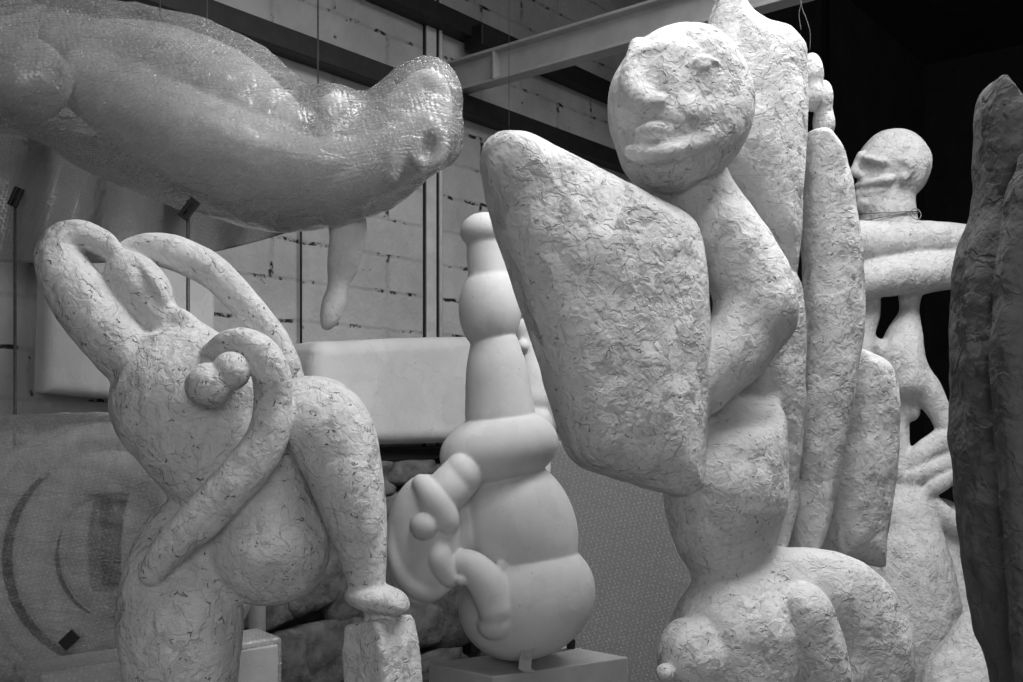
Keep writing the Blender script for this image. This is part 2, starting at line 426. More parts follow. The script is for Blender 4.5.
        if lump[0]:
            rs = np.random.RandomState(seed); dsp = np.zeros(len(V))
            for o in range(7):
                fr = lump[1]*(1.0+o*.65); dsum = 0
                for _ in range(5):
                    kd = rs.normal(size=3); kd /= np.linalg.norm(kd); dsum = dsum+np.sin(V @ kd*fr*(.7+.6*rs.rand())*2.2+rs.rand()*6.28)
                dsp += dsum/5*lump[0]/(1+o*.55)
            V = V+N*dsp[:, None]; 
            if floor: V[:, 2] = np.maximum(V[:, 2], 0.001)
            N = normals(V)
        base = np.array(root.location)
        vl = lab[I[:, 0], I[:, 1], I[:, 2]]
        for o in offs[1:]:
            l2 = lab[I[:, 0]+o[0], I[:, 1]+o[1], I[:, 2]+o[2]]; vl = np.where(vl < 0, l2, vl)
        fl = vl[Q[:, 0]]
        out = {}
        for li, nm in enumerate(names):
            q = Q[fl == li]
            if not len(q): continue
            used, inv = np.unique(q, return_inverse=True); q2 = inv.reshape(-1, 4)
            pn = nm.split('#')[0]
            me = bpy.data.meshes.new(pn)
            me.vertices.add(len(used)); me.vertices.foreach_set('co', (V[used]-base).astype(np.float32).ravel())
            me.loops.add(q2.size); me.loops.foreach_set('vertex_index', q2.astype(np.int32).ravel())
            me.polygons.add(len(q2)); me.polygons.foreach_set('loop_start', np.arange(0, q2.size, 4, dtype=np.int32))
            me.update(calc_edges=True); me.validate()
            me.shade_smooth()
            if len(me.vertices) == len(used):
                me.normals_split_custom_set_from_vertices([tuple(v) for v in N[used]])
            mt = mats.get(nm, mats.get(pn, mats['*'])) if isinstance(mats, dict) else mats
            o = bpy.data.objects.new(pn, me); COL.objects.link(o); me.materials.append(mt); o.parent = root
            out[nm] = o
        return out

# ================================================================== the room
dW = np.array([.633, .774, 0]); nW = np.array([-.774, .633, 0]); UP = np.array([0, 0, 1.])
DW = 3.4
def on_wall(px, py, off=0.0):
    """point on the block wall (or off metres in front of it) seen at a pixel"""
    d = np.array([(px-CX)/F, 1, (HY-py)/F]); t = (DW-off)/(d @ nW)
    return np.array([0, 0, CAMZ])+d*t
def wall_box(name, px0, px1, z0, z1, th, mat, off=0.0, **kw):
    a = on_wall(px0, HY, off); b = on_wall(px1, HY, off); L = np.linalg.norm((b-a)[:2])/2
    c = (a+b)/2+nW*th/2; c[2] = (z0+z1)/2
    return box8(name, c, dW, nW, UP, L, th/2, (z1-z0)/2, mat, **kw)
CEIL = 5.4
# painted block wall; it runs away to the right and turns to dark boarding
w = wall_box('wall_left', -420, 706, 0, CEIL, .2, M['wall'], bev=0); tag(w, kind='structure')
w = wall_box('wall_back', 706, 925, 0, CEIL, .2, M['darkwall'], bev=0); tag(w, kind='structure')
for px in (745, 825):
    t = wall_box('trim_1' if px == 745 else 'trim_2', px, px+5, 0, CEIL, .03, M['steel'], off=.032, bev=.003); tag(t, kind='structure')
e = on_wall(925, HY)
w = box8('wall_right', e+np.array([.774, -.633, 0])*2.6+dW*.1+UP*(CEIL/2-CAMZ), (.774, -.633, 0), dW, UP, 2.6, .1, CEIL/2, M['darkwall'], bev=0); tag(w, kind='structure')
c = box8('ceiling', (1.2, 5.5, CEIL+.05), (1, 0, 0), (0, 1, 0), UP, 9, 9, .05, M['ceiling'], bev=0); tag(c, kind='structure')
c = box8('floor', (1.2, 5.5, -.05), (1, 0, 0), (0, 1, 0), UP, 9, 9, .05, M['floor'], bev=0); tag(c, kind='structure')

# dark rails fixed along the wall, through measured points
def rail(name, px0, py0, px1, py1, half, mat):
    a = on_wall(px0, py0, .05); b = on_wall(px1, py1, .05); z = (a[2]+b[2])/2
    c = (a+b)/2; c[2] = z
    o = box8(name, c, dW, nW, UP, np.linalg.norm((b-a)[:2])/2, .045, half, mat, bev=.004); tag(o, kind='structure'); return o
rail('trim_3', 95, -26, 700, 191, .046, M['steel'])
rail('trim_4', 330, -18, 712, 131, .048, M['steel'])
# upright post strip and pipe on the wall
for i, (a, b, m, off, th) in enumerate(((424.5, 427, 'gapdark', .012, .012), (427, 436.5, 'trim', .02, .02), (436.5, 438.5, 'gapdark', .012, .012))):
    t = wall_box('trim_%d' % (5+i), a, b, .9, CEIL, th, M[m], off=off, bev=.002); tag(t, kind='structure')
pa = on_wall(440.5, HY, .022); V, Fc = tube_mesh([(pa[0], pa[1], z) for z in (.9, 3, CEIL)], .010, 12)
t = mesh_py('trim_8', V, Fc, M['trim'], smooth=True, origin=(pa[0], pa[1], .9)); tag(t, kind='structure')

# painted steel channel beam running from the wall towards the camera
bs = on_wall(446, 77, .0); bdir = -nW
zt, zb = on_wall(443, 64)[2], on_wall(459, 89)[2]
zt = bs[2]+.068; zb = bs[2]-.072
bl = 2.55
beam = empty('steel_beam', (bs[0], bs[1], zb), 'pale painted steel beam jutting out from the block wall at the top', 'beam')
tag(beam, kind='structure')
def beam_part(name, u0, u1, z0, z1, t0, t1):
    c = bs+bdir*(u0+u1)/2+dW*(t0+t1)/2; c[2] = (z0+z1)/2
    return box8(name, c, bdir, dW, UP, (u1-u0)/2, (t1-t0)/2, (z1-z0)/2, M['beam'], beam, bev=.003)
beam_part('web', 0, bl, zb, zt, .045, .057)
beam_part('top_flange', 0, bl, zt-.008, zt+.006, -.005, .110)
beam_part('bottom_flange', 0, bl, zb-.006, zb+.008, .010, .092)
beam_part('stiffener', .30, .312, zb, zt, .0, .046)
# bolted dark bracket where the rail meets the beam
ba = on_wall(486, 42, .10)
br = box8('rail_bracket', ba, dW, nW, UP, .10, .06, .055, M['steel'], bev=.008)
tag(br, 'black steel bracket on the wall rail above the beam end', 'bracket')

# dark ledge with rubble stone base beneath it
la, lb = on_wall(250, HY, .30), on_wall(575, HY, .22)
zc = on_wall(410, 449, .25)[2]
sh = box8('wall_ledge', np.r_[((la+lb)/2)[:2]+nW[:2]*.08, zc-.02], dW, nW, UP, 1.35, .17, .022, M['gapdark'], bev=.004); tag(sh, kind='structure')
rb = box8('wall_base', np.r_[((la+lb)/2)[:2]+nW[:2]*.11, zc/2-.02], dW, nW, UP, 1.6, .12, zc/2-.03, M['mortar'], bev=.0); tag(rb, kind='structure')
def stone(px, py, rx, ry, seed, off=.24, rot=0, name='wall_stone'):
    """one rough lump of the rubble base"""
    rs = np.random.RandomState(seed); c = on_wall(px, py, off); q = c[1]/F
    import bmesh
    bm = bmesh.new(); bmesh.ops.create_cube(bm, size=2)
    bmesh.ops.subdivide_edges(bm, edges=bm.edges[:], cuts=9, use_grid_fill=True)
    ks = rs.normal(size=(14, 3)); ks *= (1.2+3.6*rs.rand(14))[:, None]; ph = rs.rand(14)*6.28
    for v in bm.verts:
        p = np.array(v.co); r6 = (np.abs(p)**5).sum()**.2; p = p/r6
        d = sum(np.sin(ks[i] @ p*1.2+ph[i])/(1+.12*i) for i in range(14))*.030
        p = p*(1+d)
        a = math.radians(rot); x, z = p[0]*rx*q*1.35, p[2]*ry*q
        x, z = x*math.cos(a)+z*math.sin(a), -x*math.sin(a)+z*math.cos(a)
        v.co = Vector(dW*x+nW*p[1]*.10+UP*z)
    me = bpy.data.meshes.new(name); bm.to_mesh(me); bm.free(); me.shade_smooth()
    o = link_mesh(name, me, M['stone']); o.location = [float(a) for a in c]; tag(o, kind='structure'); return o
for i, (px, py, rx, ry, rot) in enumerate([(300, 570, 30, 40, 0), (345, 475, 40, 22, 2), (400, 470, 26, 14, 0), (436, 478, 16, 16, 0), (322, 650, 58, 34, -6),
        (345, 585, 26, 40, 10), (260, 600, 30, 26, 0), (270, 660, 26, 30, 0), (400, 625, 40, 22, 4), (425, 665, 36, 18, -4), (385, 560, 30, 30, 0), (455, 600, 34, 40, 0), (340, 520, 40, 20, 0),
        (390, 510, 36, 20, 3), (440, 530, 30, 30, 0), (500, 640, 30, 26, 0), (300, 500, 30, 24, 0), (365, 690, 50, 20, 0), (455, 690, 40, 20, 0)]):
    stone(px, py, rx, ry, 20+i, off=.25, rot=rot)

# ================================================================== leaning plaster panels on the wall
def leaning(name, pts, Yoff, thick, rnd, label, yawdeg, mat, pitch=0, cat='panel'):
    """pillow-edged slab standing against the wall"""
    px = np.mean([p[0] for p in pts]); c = on_wall(px, 400, Yoff); S = Sculpt(c[1], .007)
    S.plate('slab', pts, 0, thick, rnd, yaw=yawdeg, pitch=pitch, sub=3)
    base = S.pt(px, max(p[1] for p in pts)); root = empty(name, base, label, cat)
    S.build(name, root, {'*': mat}, lump=(.0015, 6), floor=False); 
    ch = root.children[0]; me = ch.data          # a slab is one mesh: no Empty needed
    loc = root.location.copy(); ch.parent = None; bpy.data.objects.remove(root)
    ch.location = loc; ch.name = name; tag(ch, label, cat); return ch
YAW = math.degrees(math.atan2(.774, .633))
leaning('plaster_slab', [(38, 150), (60, 140), (200, 140), (213, 160), (213, 380), (205, 402), (120, 400), (50, 394), (36, 392), (34, 380), (37, 280)], .12, 34, 10,
        'pale plaster panel leaning on the wall behind the bent arm of the small figure', YAW*.95, M['slab'])
leaning('plaster_relief', [(296, 345), (330, 341), (400, 338), (455, 337), (500, 339), (545, 347), (560, 372), (562, 420), (556, 434), (500, 440), (440, 443), (380, 445), (320, 447), (294, 446), (286, 400)], .34, 50, 14,
        'wide pale plaster panel with rounded end standing on the dark ledge', YAW*.95, M['slab'])

# ================================================================== A  small reclining figure with looped arms (left)
A = Sculpt(2.2, .004)
A.ell('torso', 193, 398, 10, 80, 64, 72, rot=-8, k=4)
A.tube('torso', [(190, 410, 8, 70), (203, 440, 4, 60), (215, 474, 0, 46)], k=12)
A.tube('torso', [(160, 362, 0, 30), (196, 354, -6, 24)], k=22)
A.tube('arm#raised', [(138, 366, -6, 29), (108, 332, -10, 31), (80, 297, -10, 29.5), (62, 264, -8, 25), (65, 243, -6, 20), (82, 236, -4, 16), (100, 242, -2, 14), (113, 252, 0, 11)], k=5)
A.ell('head', 139, 287, 8, 41, 28, 29, rot=50, k=4)
A.tube('nose', [(139, 262, -9, 4), (152, 279, -15.5, 5), (163, 297, -11, 6)], k=2)
A.tube('head', [(150, 306, -8, 10), (160, 315, -2, 14)], k=12)
A.tube('neck', [(160, 316, 12, 19), (176, 334, 10, 22), (190, 348, 8, 28)], k=8)
A.tube('neck', [(166, 312, 4, 10), (184, 322, 0, 12), (194, 336, 0, 12)], k=5)
A.tube('arm#over_head', [(118, 254, 20, 8), (136, 249, 24, 13), (162, 250, 30, 16.5), (188, 258, 40, 17.5), (212, 271, 50, 17.5), (240, 298, 56, 16), (268, 330, 58, 14), (287, 358, 54, 11.5), (296, 380, 50, 10)], k=4)
A.tube('arm#across_body', [(211, 352, -44, 9), (226, 344, -52, 12), (243, 342, -55, 14), (260, 352, -57, 17), (271, 374, -56, 18.5), (273, 402, -50, 18.5), (268, 436, -48, 20), (246, 470, -52, 22), (212, 507, -56, 22.5), (178, 540, -60, 19), (160, 562, -62, 15), (152, 573, -62, 12.5)], k=3)
A.ell('breast', 209, 386, -76, 23.5, 22.5, 23, k=1)
A.ell('breast#small', 231, 371, -72, 18.5, 19, 19, k=1)
A.tube('belly', [(262, 462, 6, 30), (268, 500, 4, 44), (271, 545, 0, 56)], k=8)
A.ell('belly', 270, 553, 0, 57, 51, 52, k=10)
A.tube('belly', [(222, 520, 8, 40), (245, 545, 6, 44)], k=14)
A.tube('thigh#front', [(178, 545, 6, 40), (180, 580, -2, 55), (181, 618, -4, 61), (182, 665, -4, 56), (183, 720, 0, 48), (186, 800, 6, 42), (190, 900, 10, 36)], k=8)
A.tube('thigh#front', [(192, 530, 2, 34), (214, 560, -2, 24)], k=16)
A.ell('thigh#front', 236, 585, -14, 12, 20, 20, rot=-15, k=4)
A.tube('thigh#front', [(190, 900, 10, 36), (195, 1000, 12, 34), (200, 1140, 12, 40)], k=3)
A.tube('thigh#raised', [(288, 420, 8, 34), (308, 416, 0, 40), (328, 430, -8, 44), (343, 468, -14, 38), (354, 512, -16, 32), (362, 550, -14, 24.5), (367, 584, -12, 18.5)], k=5)
A.tube('belly', [(270, 440, 10, 24), (300, 430, 14, 34)], k=12)
A.ell('ankle', 374, 597, -12, 30, 15, 28, rot=8, k=3)
A.ell('ankle', 396, 604, -16, 14, 11, 20, rot=10, k=8)
A.tube('ankle', [(378, 605, -8, 14), (381, 622, -6, 16)], k=6)
A.plate('foot_block', [(363, 622), (372, 619), (394, 617), (398, 624), (402, 650), (405, 690), (407, 760), (410, 1141), (358, 1141), (363, 760), (364, 690), (361, 650)], -6, 54, 5, yaw=-40, k=3, sub=1, comp=0)
ra = empty('plaster_figure', (A.pt(190, 400)[0], 2.2, 0), 'small rough white plaster figure with looping arms and two round breasts', 'sculpture')
pa_ = A.build('figure', ra, {'*': M['rough']}, lump=(.0022, 14), seed=1)
if 'nose' in pa_: pa_['nose'].parent = pa_['head']
# upright post under its belly
q = P(257, 585, 3.08); V, Fc = tube_mesh([(q[0], q[1], 0), (q[0], q[1], q[2]/2), (q[0], q[1], q[2])], .026, 16)
o = mesh_py('support_post', V, Fc, M['post'], smooth=True, origin=(q[0], q[1], 0)); tag(o, 'grey round post standing behind the wrapped box', 'post')

# ================================================================== C  smooth stacked sculpture (centre)
C = Sculpt(3.1, .004)
C.ell('knob', 484, 231, 0, 24, 18.5, 23, rot=-4, k=1)
C.tube('neck', [(485, 238, 0, 18), (486, 255, 0, 19.5), (488, 275, 0, 20)], k=2)
C.ell('egg', 490, 309, 0, 31.5, 44, 31, k=1.5)
C.cut(490, 347, 0, (0.02, 0, -1), 38, k=1)
C.tube('drum', [(495, 349, 0, 25), (497, 375, 0, 31), (500, 414, 0, 35)], k=1)
C.ell('ring', 499, 449, 0, 60, 38, 56, rot=-12, k=1)
C.ell('body', 520, 527, 2, 56, 74, 53, rot=-20, k=.5)
C.ell('bowl', 527, 599, 0, 70, 58, 66, rot=-24, k=1)
C.tube('arm#upper', [(462, 475, -36, 21), (450, 488, -42, 22), (436, 502, -44, 22)], k=1)
C.ell('arm#upper', 464, 474, -38, 20, 22, 22, k=1)
C.ell('mask', 423, 540, -40, 38, 66, 22, rot=3, yaw=-8, k=1)
C.ell('mask', 445, 536, -12, 30, 48, 34, rot=4, k=6)
C.tube('mask_rim', [(394, 530, -44, 5), (394, 552, -48, 7), (402, 574, -50, 9), (417, 588, -49, 10), (433, 592, -47, 9), (447, 584, -45, 7)], k=3)
C.tube('brow', [(421, 483, -50, 9), (434, 498, -56, 15), (445, 518, -54, 14.5), (447, 528, -50, 10)], k=1)
C.ell('nose', 424, 526, -62, 14, 14, 13, k=1)
C.tube('lip', [(440, 545, -54, 9), (440, 560, -56, 12.5), (448, 575, -52, 11), (452, 578, -50, 9)], k=1)
C.tube('arm#lower', [(458, 562, -44, 14), (472, 568, -48, 17), (486, 582, -50, 19), (494, 600, -50, 19), (497, 608, -50, 19.5)], k=1)
C.ell('cuff', 500, 622, -44, 23, 17, 22, rot=-16, k=2)
C.ell('knuckle', 462, 580, -58, 7, 6, 6, k=1)
C.ell('knuckle#second', 503, 566, -40, 7, 8, 7, rot=-20, k=1)
rc = empty('stacked_plaster_sculpture', (C.pt(525, 650)[0], 3.1, C.pt(525, 655)[2]), 'smooth white sculpture of stacked rounded forms standing on a pedestal', 'sculpture')
co_ = C.build('stack', rc, {'*': M['smooth']}, lump=(.0006, 9), seed=2, floor=False, smooth=3)
for ch in ('mask_rim', 'brow', 'nose', 'lip'):
    if ch in co_: co_[ch].parent = co_['mask']
# pedestal under it, turned a corner towards us
zp = 1.6+(415-661.5)/F*3.1
pl, pr, pb = P(429, 663, 3.0), P(628, 656, 3.04), P(552, 646, 3.3)
pl = np.array([pl[0], 0, 0]); 
def flat(px, py, z):
    t = (z-CAMZ)/((HY-py)/F); return np.array([(px-CX)/F*t, t, z])
a_, b_, d_ = flat(428.5, 663, zp), flat(562, 645, zp), flat(628.5, 657, zp)
front = a_+d_-b_
ped = empty('pedestal', ((a_+d_)[0]/2, (a_+d_)[1]/2, 0), 'square grey pedestal carrying the smooth stacked sculpture', 'pedestal')
vs = [np.r_[p[:2], z] for z in (0, zp) for p in (a_, front, d_, b_)]
o = mesh_py('plinth', vs, BOXF, M['pedestal'], ped); bevel(o, .004)
# flat iron straps that carry the bowl
def strap(name, pts, wdt, th, mat, parent):
    V = []; Fc = []
    for p in pts:
        p = np.array(p); V += [p+np.array([-wdt, 0, 0]), p+np.array([wdt, 0, 0]), p+np.array([wdt, th, 0]), p+np.array([-wdt, th, 0])]
    for i in range(len(pts)-1):
        for k in range(4): Fc.append((4*i+k, 4*i+(k+1) % 4, 4*i+4+(k+1) % 4, 4*i+4+k))
    Fc += [(3, 2, 1, 0), tuple(4*(len(pts)-1)+k for k in range(4))]
    o = mesh_py(name, V, Fc, mat, parent); bevel(o, .002); return o
s0 = flat(526, 672, zp)
sy = s0[1]
strap('support_strap', [(s0[0]+.012, sy-.02, zp+.004), (s0[0]-.004, sy-.012, zp+.012), P(525.5, 660, sy-.015), P(527.5, 650, 2.945), P(533, 644, 2.94), P(541, 642.5, 2.95)], .019, .012, M['bracket'], rc)
s1 = flat(474, 652, zp); strap('support_strap', [(s1[0], s1[1], zp), (s1[0], s1[1], zp+.05)], .010, .01, M['steel'], rc)
s2 = flat(571, 649, zp); strap('support_strap', [(s2[0], s2[1]-.0, zp), (s2[0], s2[1]-.01, zp+.03), (s2[0]-.02, s2[1]-.05, zp+.055)], .014, .01, M['steel'], rc)

# small white piece half hidden behind it
G = Sculpt(3.62, .007)
G.tube('body', [(524, 330, 0, 12), (527, 352, 0, 12), (530, 385, 0, 19), (531, 398, 0, 16)], k=3)
G.ell('knob', 522, 346, -14, 7, 7, 7, k=1)
G.tube('stem', [(528, 398, 0, 22), (527, 402, 0, 8), (526, 425, 0, 26)], k=3)
zg = on_wall(520, 447, .3)[2]
rg = empty('small_plaster_form', (G.pt(528, 400)[0], 3.62, 0), 'small white plaster form half hidden between the stacked sculpture and the big slab', 'sculpture')
G.tube('stem', [(526, 425, 0, 26), (522, 600, 0, 26), (522, 857, 0, 34)], k=3)
G.build('form', rg, {'*': M['smooth']}, lump=(.0008, 9), seed=3, smooth=3)

# ================================================================== B  large winged figure with slab (centre right)
B = Sculpt(2.6, .0052)
# torso vessel
B.tube('torso', [(738, 385, 14, 46), (735, 425, 12, 50), (728, 470, 8, 59), (725, 497, 6, 61), (724, 530, 6, 51), (724, 560, 8, 37), (724, 590, 10, 27)], k=3)
B.cut(742, 404, 10, (0.10, -.62, 1), 66, k=8)
# standing wings and back first, then what lies in front of them
B.plate('wing#back', [(724, -60), (714, -4), (706, 26), (690, 90), (690, 140), (705, 180), (730, 200), (762, 250), (785, 290), (796, 285), (802, 245), (806, 190), (809, 125), (810, 62), (805, 38), (788, 22), (766, 16), (752, 4), (744, -20), (738, -70)], 60, 60, 24, yaw=8, k=4, belly=14)
B.plate('wing#strip', [(770, 270), (798, 276), (806, 320), (806, 400), (801, 470), (793, 530), (784, 552), (765, 550), (760, 500), (745, 400), (750, 330)], 56, 46, 16, yaw=4, k=2)
B.plate('wing#middle', [(802, 140), (812, 129), (826, 127), (843, 144), (854, 185), (863, 250), (866, 305), (862, 355), (851, 425), (837, 490), (823, 545), (806, 560), (784, 555), (784, 500), (790, 440), (798, 350), (801, 240)], 78, 60, 24, yaw=12, k=2, belly=10)
B.plate('wing#low', [(838, 370), (850, 350), (866, 350), (888, 360), (899, 384), (901, 425), (897, 485), (889, 545), (884, 567), (868, 564), (848, 558), (822, 556), (820, 500), (830, 440)], 118, 56, 22, yaw=10, k=2, belly=8)
B.ell('knob#upper', 811, 74, 118, 11, 21, 14, k=2)
B.ell('knob#upper', 813, 98, 116, 9, 14, 14, k=6)
B.ell('knob#lower', 823, 101, 128, 10, 20, 12, k=2)
B.ell('knob#lower', 824, 122, 128, 12, 18, 12, k=4)
B.tube('wing#strip', [(760, 330, 48, 26), (772, 420, 54, 24)], k=8)
# hips and legs
B.ell('hips', 738, 640, -2, 64, 76, 62, rot=10, k=4)
B.tube('hips', [(742, 596, 4, 40), (780, 586, 8, 38)], k=14)
B.tube('hips', [(738, 640, -2, 64), (738, 740, -2, 70), (738, 1030, 0, 78)], k=20)
B.tube('leg#arched', [(778, 590, 10, 40), (812, 592, 12, 44), (845, 606, 10, 46), (862, 640, 8, 47), (865, 690, 6, 47), (866, 800, 6, 48), (866, 1030, 8, 54)], k=6)
B.tube('leg#inner', [(799, 600, -30, 17), (806, 612, -36, 25), (816, 645, -36, 28), (822, 690, -34, 30), (826, 760, -32, 32), (828, 1030, -20, 42)], k=2.5)
B.ell('breast', 694, 658, -42, 36, 42, 34, rot=-20, k=4)
B.ell('nipple', 666, 673, -68, 9, 9, 10, k=2)
# head: egg with a flattened mask face turned to the light
B.ell('head', 681, 106, -28, 73, 80, 60, rot=14, k=4)
B.ell('head', 662, 160, -26, 34, 30, 36, k=22)
B.cut(686, 100, -79, (.30, -1, .04), 92, k=12)
B.ell(None, 610, 106, -104, 27, 70, 64, rot=-3, k=3, op='sub')
B.tube('brow', [(642, 52, -62, 5), (662, 50, -68, 5), (690, 54, -66, 5)], k=10)
B.tube('nose', [(637, 46, -50, 8), (634, 72, -60, 11), (635, 90, -68, 13), (643, 101, -72, 14), (650, 104, -72, 11)], k=8)
B.ell('nose', 659, 102, -76, 9, 7, 9, rot=-15, k=4)
B.ell('cheek', 690, 112, -68, 16, 10, 9, k=12)
B.ell('eye', 700, 67, -71, 12, 6, 6, rot=-14, k=2)
B.tube('eye', [(682, 76, -75, 2.2), (690, 64, -75.5, 2.4), (704, 58, -73, 2.4), (718, 62, -69, 2)], k=2)
B.tube('eye', [(684, 78, -73, 1.8), (700, 76, -72, 2), (716, 70, -68, 1.8)], k=2)
B.tube('chin', [(631, 152, -60, 7), (648, 153, -70, 10), (676, 151, -71, 10), (706, 139, -62, 10), (730, 116, -48, 10)], k=6)
B.ell(None, 642, 119, -92, 18, 6, 14, rot=-6, k=4, op='sub')
B.tube('lips', [(639, 131, -70, 5), (653, 129, -76, 7), (669, 132, -74, 5)], k=3)
B.tube('lips', [(639, 140, -68, 5), (653, 139, -75, 7), (668, 140, -73, 5)], k=3)
B.tube(None, [(632, 144, -88, 2.5), (652, 144, -90, 3), (674, 141, -84, 2)], k=2, op='sub')
B.tube(None, [(632, 135, -84, 1.2), (652, 134.5, -86, 1.8), (670, 136, -82, 1.4)], k=1.5, op='sub')
# neck, folded arm
B.tube('arm#upper', [(694, 178, 10, 32), (706, 205, 2, 34), (728, 240, -8, 38), (749, 278, -12, 40), (757, 312, -14, 39)], k=4)
B.tube('arm#fore', [(757, 314, -14, 39), (738, 345, -22, 36), (716, 374, -30, 30), (694, 396, -30, 26)], k=10)
# slab held in front
B.plate('slab', [(480, 160), (487, 141), (503, 130), (524, 129), (548, 138), (600, 165), (650, 191), (685, 210), (703, 232), (710, 270), (713, 330), (713, 390), (709, 450), (703, 484), (688, 495), (660, 492), (610, 478), (576, 466), (559, 442), (546, 397), (530, 346), (514, 300), (497, 250), (485, 206), (480, 180)], -62, 66, 26, yaw=22, k=3, belly=14)
rb_ = empty('winged_plaster_figure', (B.pt(760, 400)[0], 2.6, 0), 'huge rough white plaster figure with mask head holding a thick slab', 'sculpture')
bo = B.build('winged', rb_, {'*': M['body'], 'slab': M['flaky'], 'head': M['flaky']}, lump=(.0035, 11), seed=4)
for ch, pa in (('nose', 'head'), ('brow', 'head'), ('eye', 'head'), ('cheek', 'head'), ('lips', 'head'), ('chin', 'head'), ('nipple', 'breast')):
    if ch in bo and pa in bo: bo[ch].parent = bo[pa]

# ================================================================== D  far figure with folded arms (right)
D = Sculpt(4.2, .007)
D.ell('head', 894, 166, 0, 36, 36.5, 33, k=3)
D.tube('head', [(876, 190, -2, 20), (874, 204, -2, 15), (884, 206, 0, 19)], k=8)
D.tube('nose', [(861, 155, -8, 4), (856.5, 166, -8, 5), (855, 172, -8, 5.5), (862, 175, -14, 5)], k=3)
D.tube('mouth', [(858, 185, -7, 4), (868, 183, -17, 4.5), (882, 180, -26, 4), (893, 178, -28, 3)], k=2)
D.tube('mouth', [(859, 194, -6, 4.5), (870, 192, -15, 4), (882, 189, -21, 3)], k=2)
D.ell('mouth', 861, 204, -4, 6, 6, 10, k=3)
D.ell(None, 872, 170, -36, 10, 6, 13, rot=8, k=3, op='sub')
D.tube('brow', [(861, 157, -12, 3), (872, 159, -25, 3), (884, 162, -30, 3)], k=5)
D.tube('ear', [(900, 160, -31, 3.5), (908, 163, -31, 4.5), (909, 171, -30, 4.5), (904, 178, -29, 5)], k=2)
D.tube('neck', [(888, 195, 2, 25), (887, 212, 4, 27), (887, 226, 6, 29)], k=3)
D.tube('arm#upper', [(850, 243, -8, 22), (880, 243, -10, 21.5), (920, 241, -8, 20), (955, 243, -2, 20), (985, 250, 10, 22)], k=2)
D.tube('arm#lower', [(858, 283, -14, 18), (880, 277, -16, 20), (915, 273, -14, 22), (950, 268, -8, 21), (985, 262, 8, 22)], k=2)
D.tube('leg#left', [(864, 285, 2, 14), (870, 310, 2, 10), (862, 335, 2, 12), (858, 360, 2, 14)], k=6)
D.tube('torso', [(910, 290, 2, 12), (909, 312, 2, 10), (904, 338, 0, 18), (901, 360, 0, 23), (905, 378, 0, 23)], k=6)
D.tube('torso', [(868, 340, 0, 6), (882, 350, 0, 9), (896, 358, 0, 14)], k=5)
D.tube('leg#right', [(908, 374, 0, 20), (924, 388, -2, 16), (938, 408, -4, 12), (946, 428, -4, 10), (950, 450, -4, 12)], k=5)
D.tube('leg#stub', [(896, 380, 6, 16), (901, 400, 6, 12), (910, 412, 6, 9)], k=4)
D.tube('leg#stub', [(896, 390, 8, 12), (898, 425, 8, 10), (896, 470, 8, 16)], k=4)
D.tube('drape', [(902, 470, 4, 9), (920, 456, -2, 12), (948, 438, -4, 14), (985, 420, 4, 16)], k=2)
D.tube('drape#second', [(908, 478, -4, 8), (930, 470, -8, 10), (955, 458, -6, 12), (985, 445, 4, 14)], k=2)
D.tube('drape#third', [(926, 494, -8, 7), (938, 484, -12, 9), (960, 470, -8, 10), (985, 462, 0, 12)], k=2)
D.tube('drape#third', [(928, 498, -6, 8), (940, 512, -8, 10), (956, 524, -6, 12), (985, 530, 0, 14)], k=3)
D.tube('thigh', [(905, 482, 6, 14), (906, 530, 2, 32), (908, 590, 0, 46), (908, 650, 0, 52), (908, 795, 6, 60)], k=4)
D.tube('thigh#second', [(940, 520, 20, 22), (945, 580, 20, 32), (950, 640, 20, 40), (955, 795, 24, 50)], k=2)
rd = empty('tall_plaster_figure', (D.pt(900, 400)[0], 4.2, 0), 'bright white plaster figure far back with bald profile head and folded arms', 'sculpture')
do = D.build('far', rd, {'*': M['medium']}, lump=(.004, 9), seed=5)
for ch in ('nose', 'mouth', 'brow', 'ear'):
    if ch in do: do[ch].parent = do['head']
# wire twisted round its neck
c0 = D.pt(887, 216, 4); pts = []
for i in range(90):
    t = i/89*4*math.pi; pts.append(c0+np.array([math.cos(t)*.124, math.sin(t)*.122, .018*math.sin(t*1.1)+.012*math.sin(t*.5)]))
V, Fc = tube_mesh(pts, .0022, 6); mesh_py('neck_wire', V, Fc, M['wire'], rd, smooth=True)
lp = D.pt(916, 214, -22); pts = [lp+np.array([math.cos(t)*.020, .01*math.sin(t), math.sin(t)*.024]) for t in np.linspace(0, 9, 40)]
V, Fc = tube_mesh(pts, .0022, 6); mesh_py('wire_loop', V, Fc, M['wire'], rd, smooth=True)

# cone-shaped piece low between them
K = Sculpt(3.7, .009)
K.tube('cone', [(986, 596, 0, 8), (974, 650, 0, 28), (962, 710, 0, 48), (955, 830, 0, 66)], k=3)
rk = empty('low_plaster_cone', (K.pt(960, 700)[0], 3.7, 0), 'low pointed plaster form at the foot of the far bald figure', 'sculpture')
K.build('cone', rk, {'*': M['medium']}, lump=(.004, 9), seed=9)

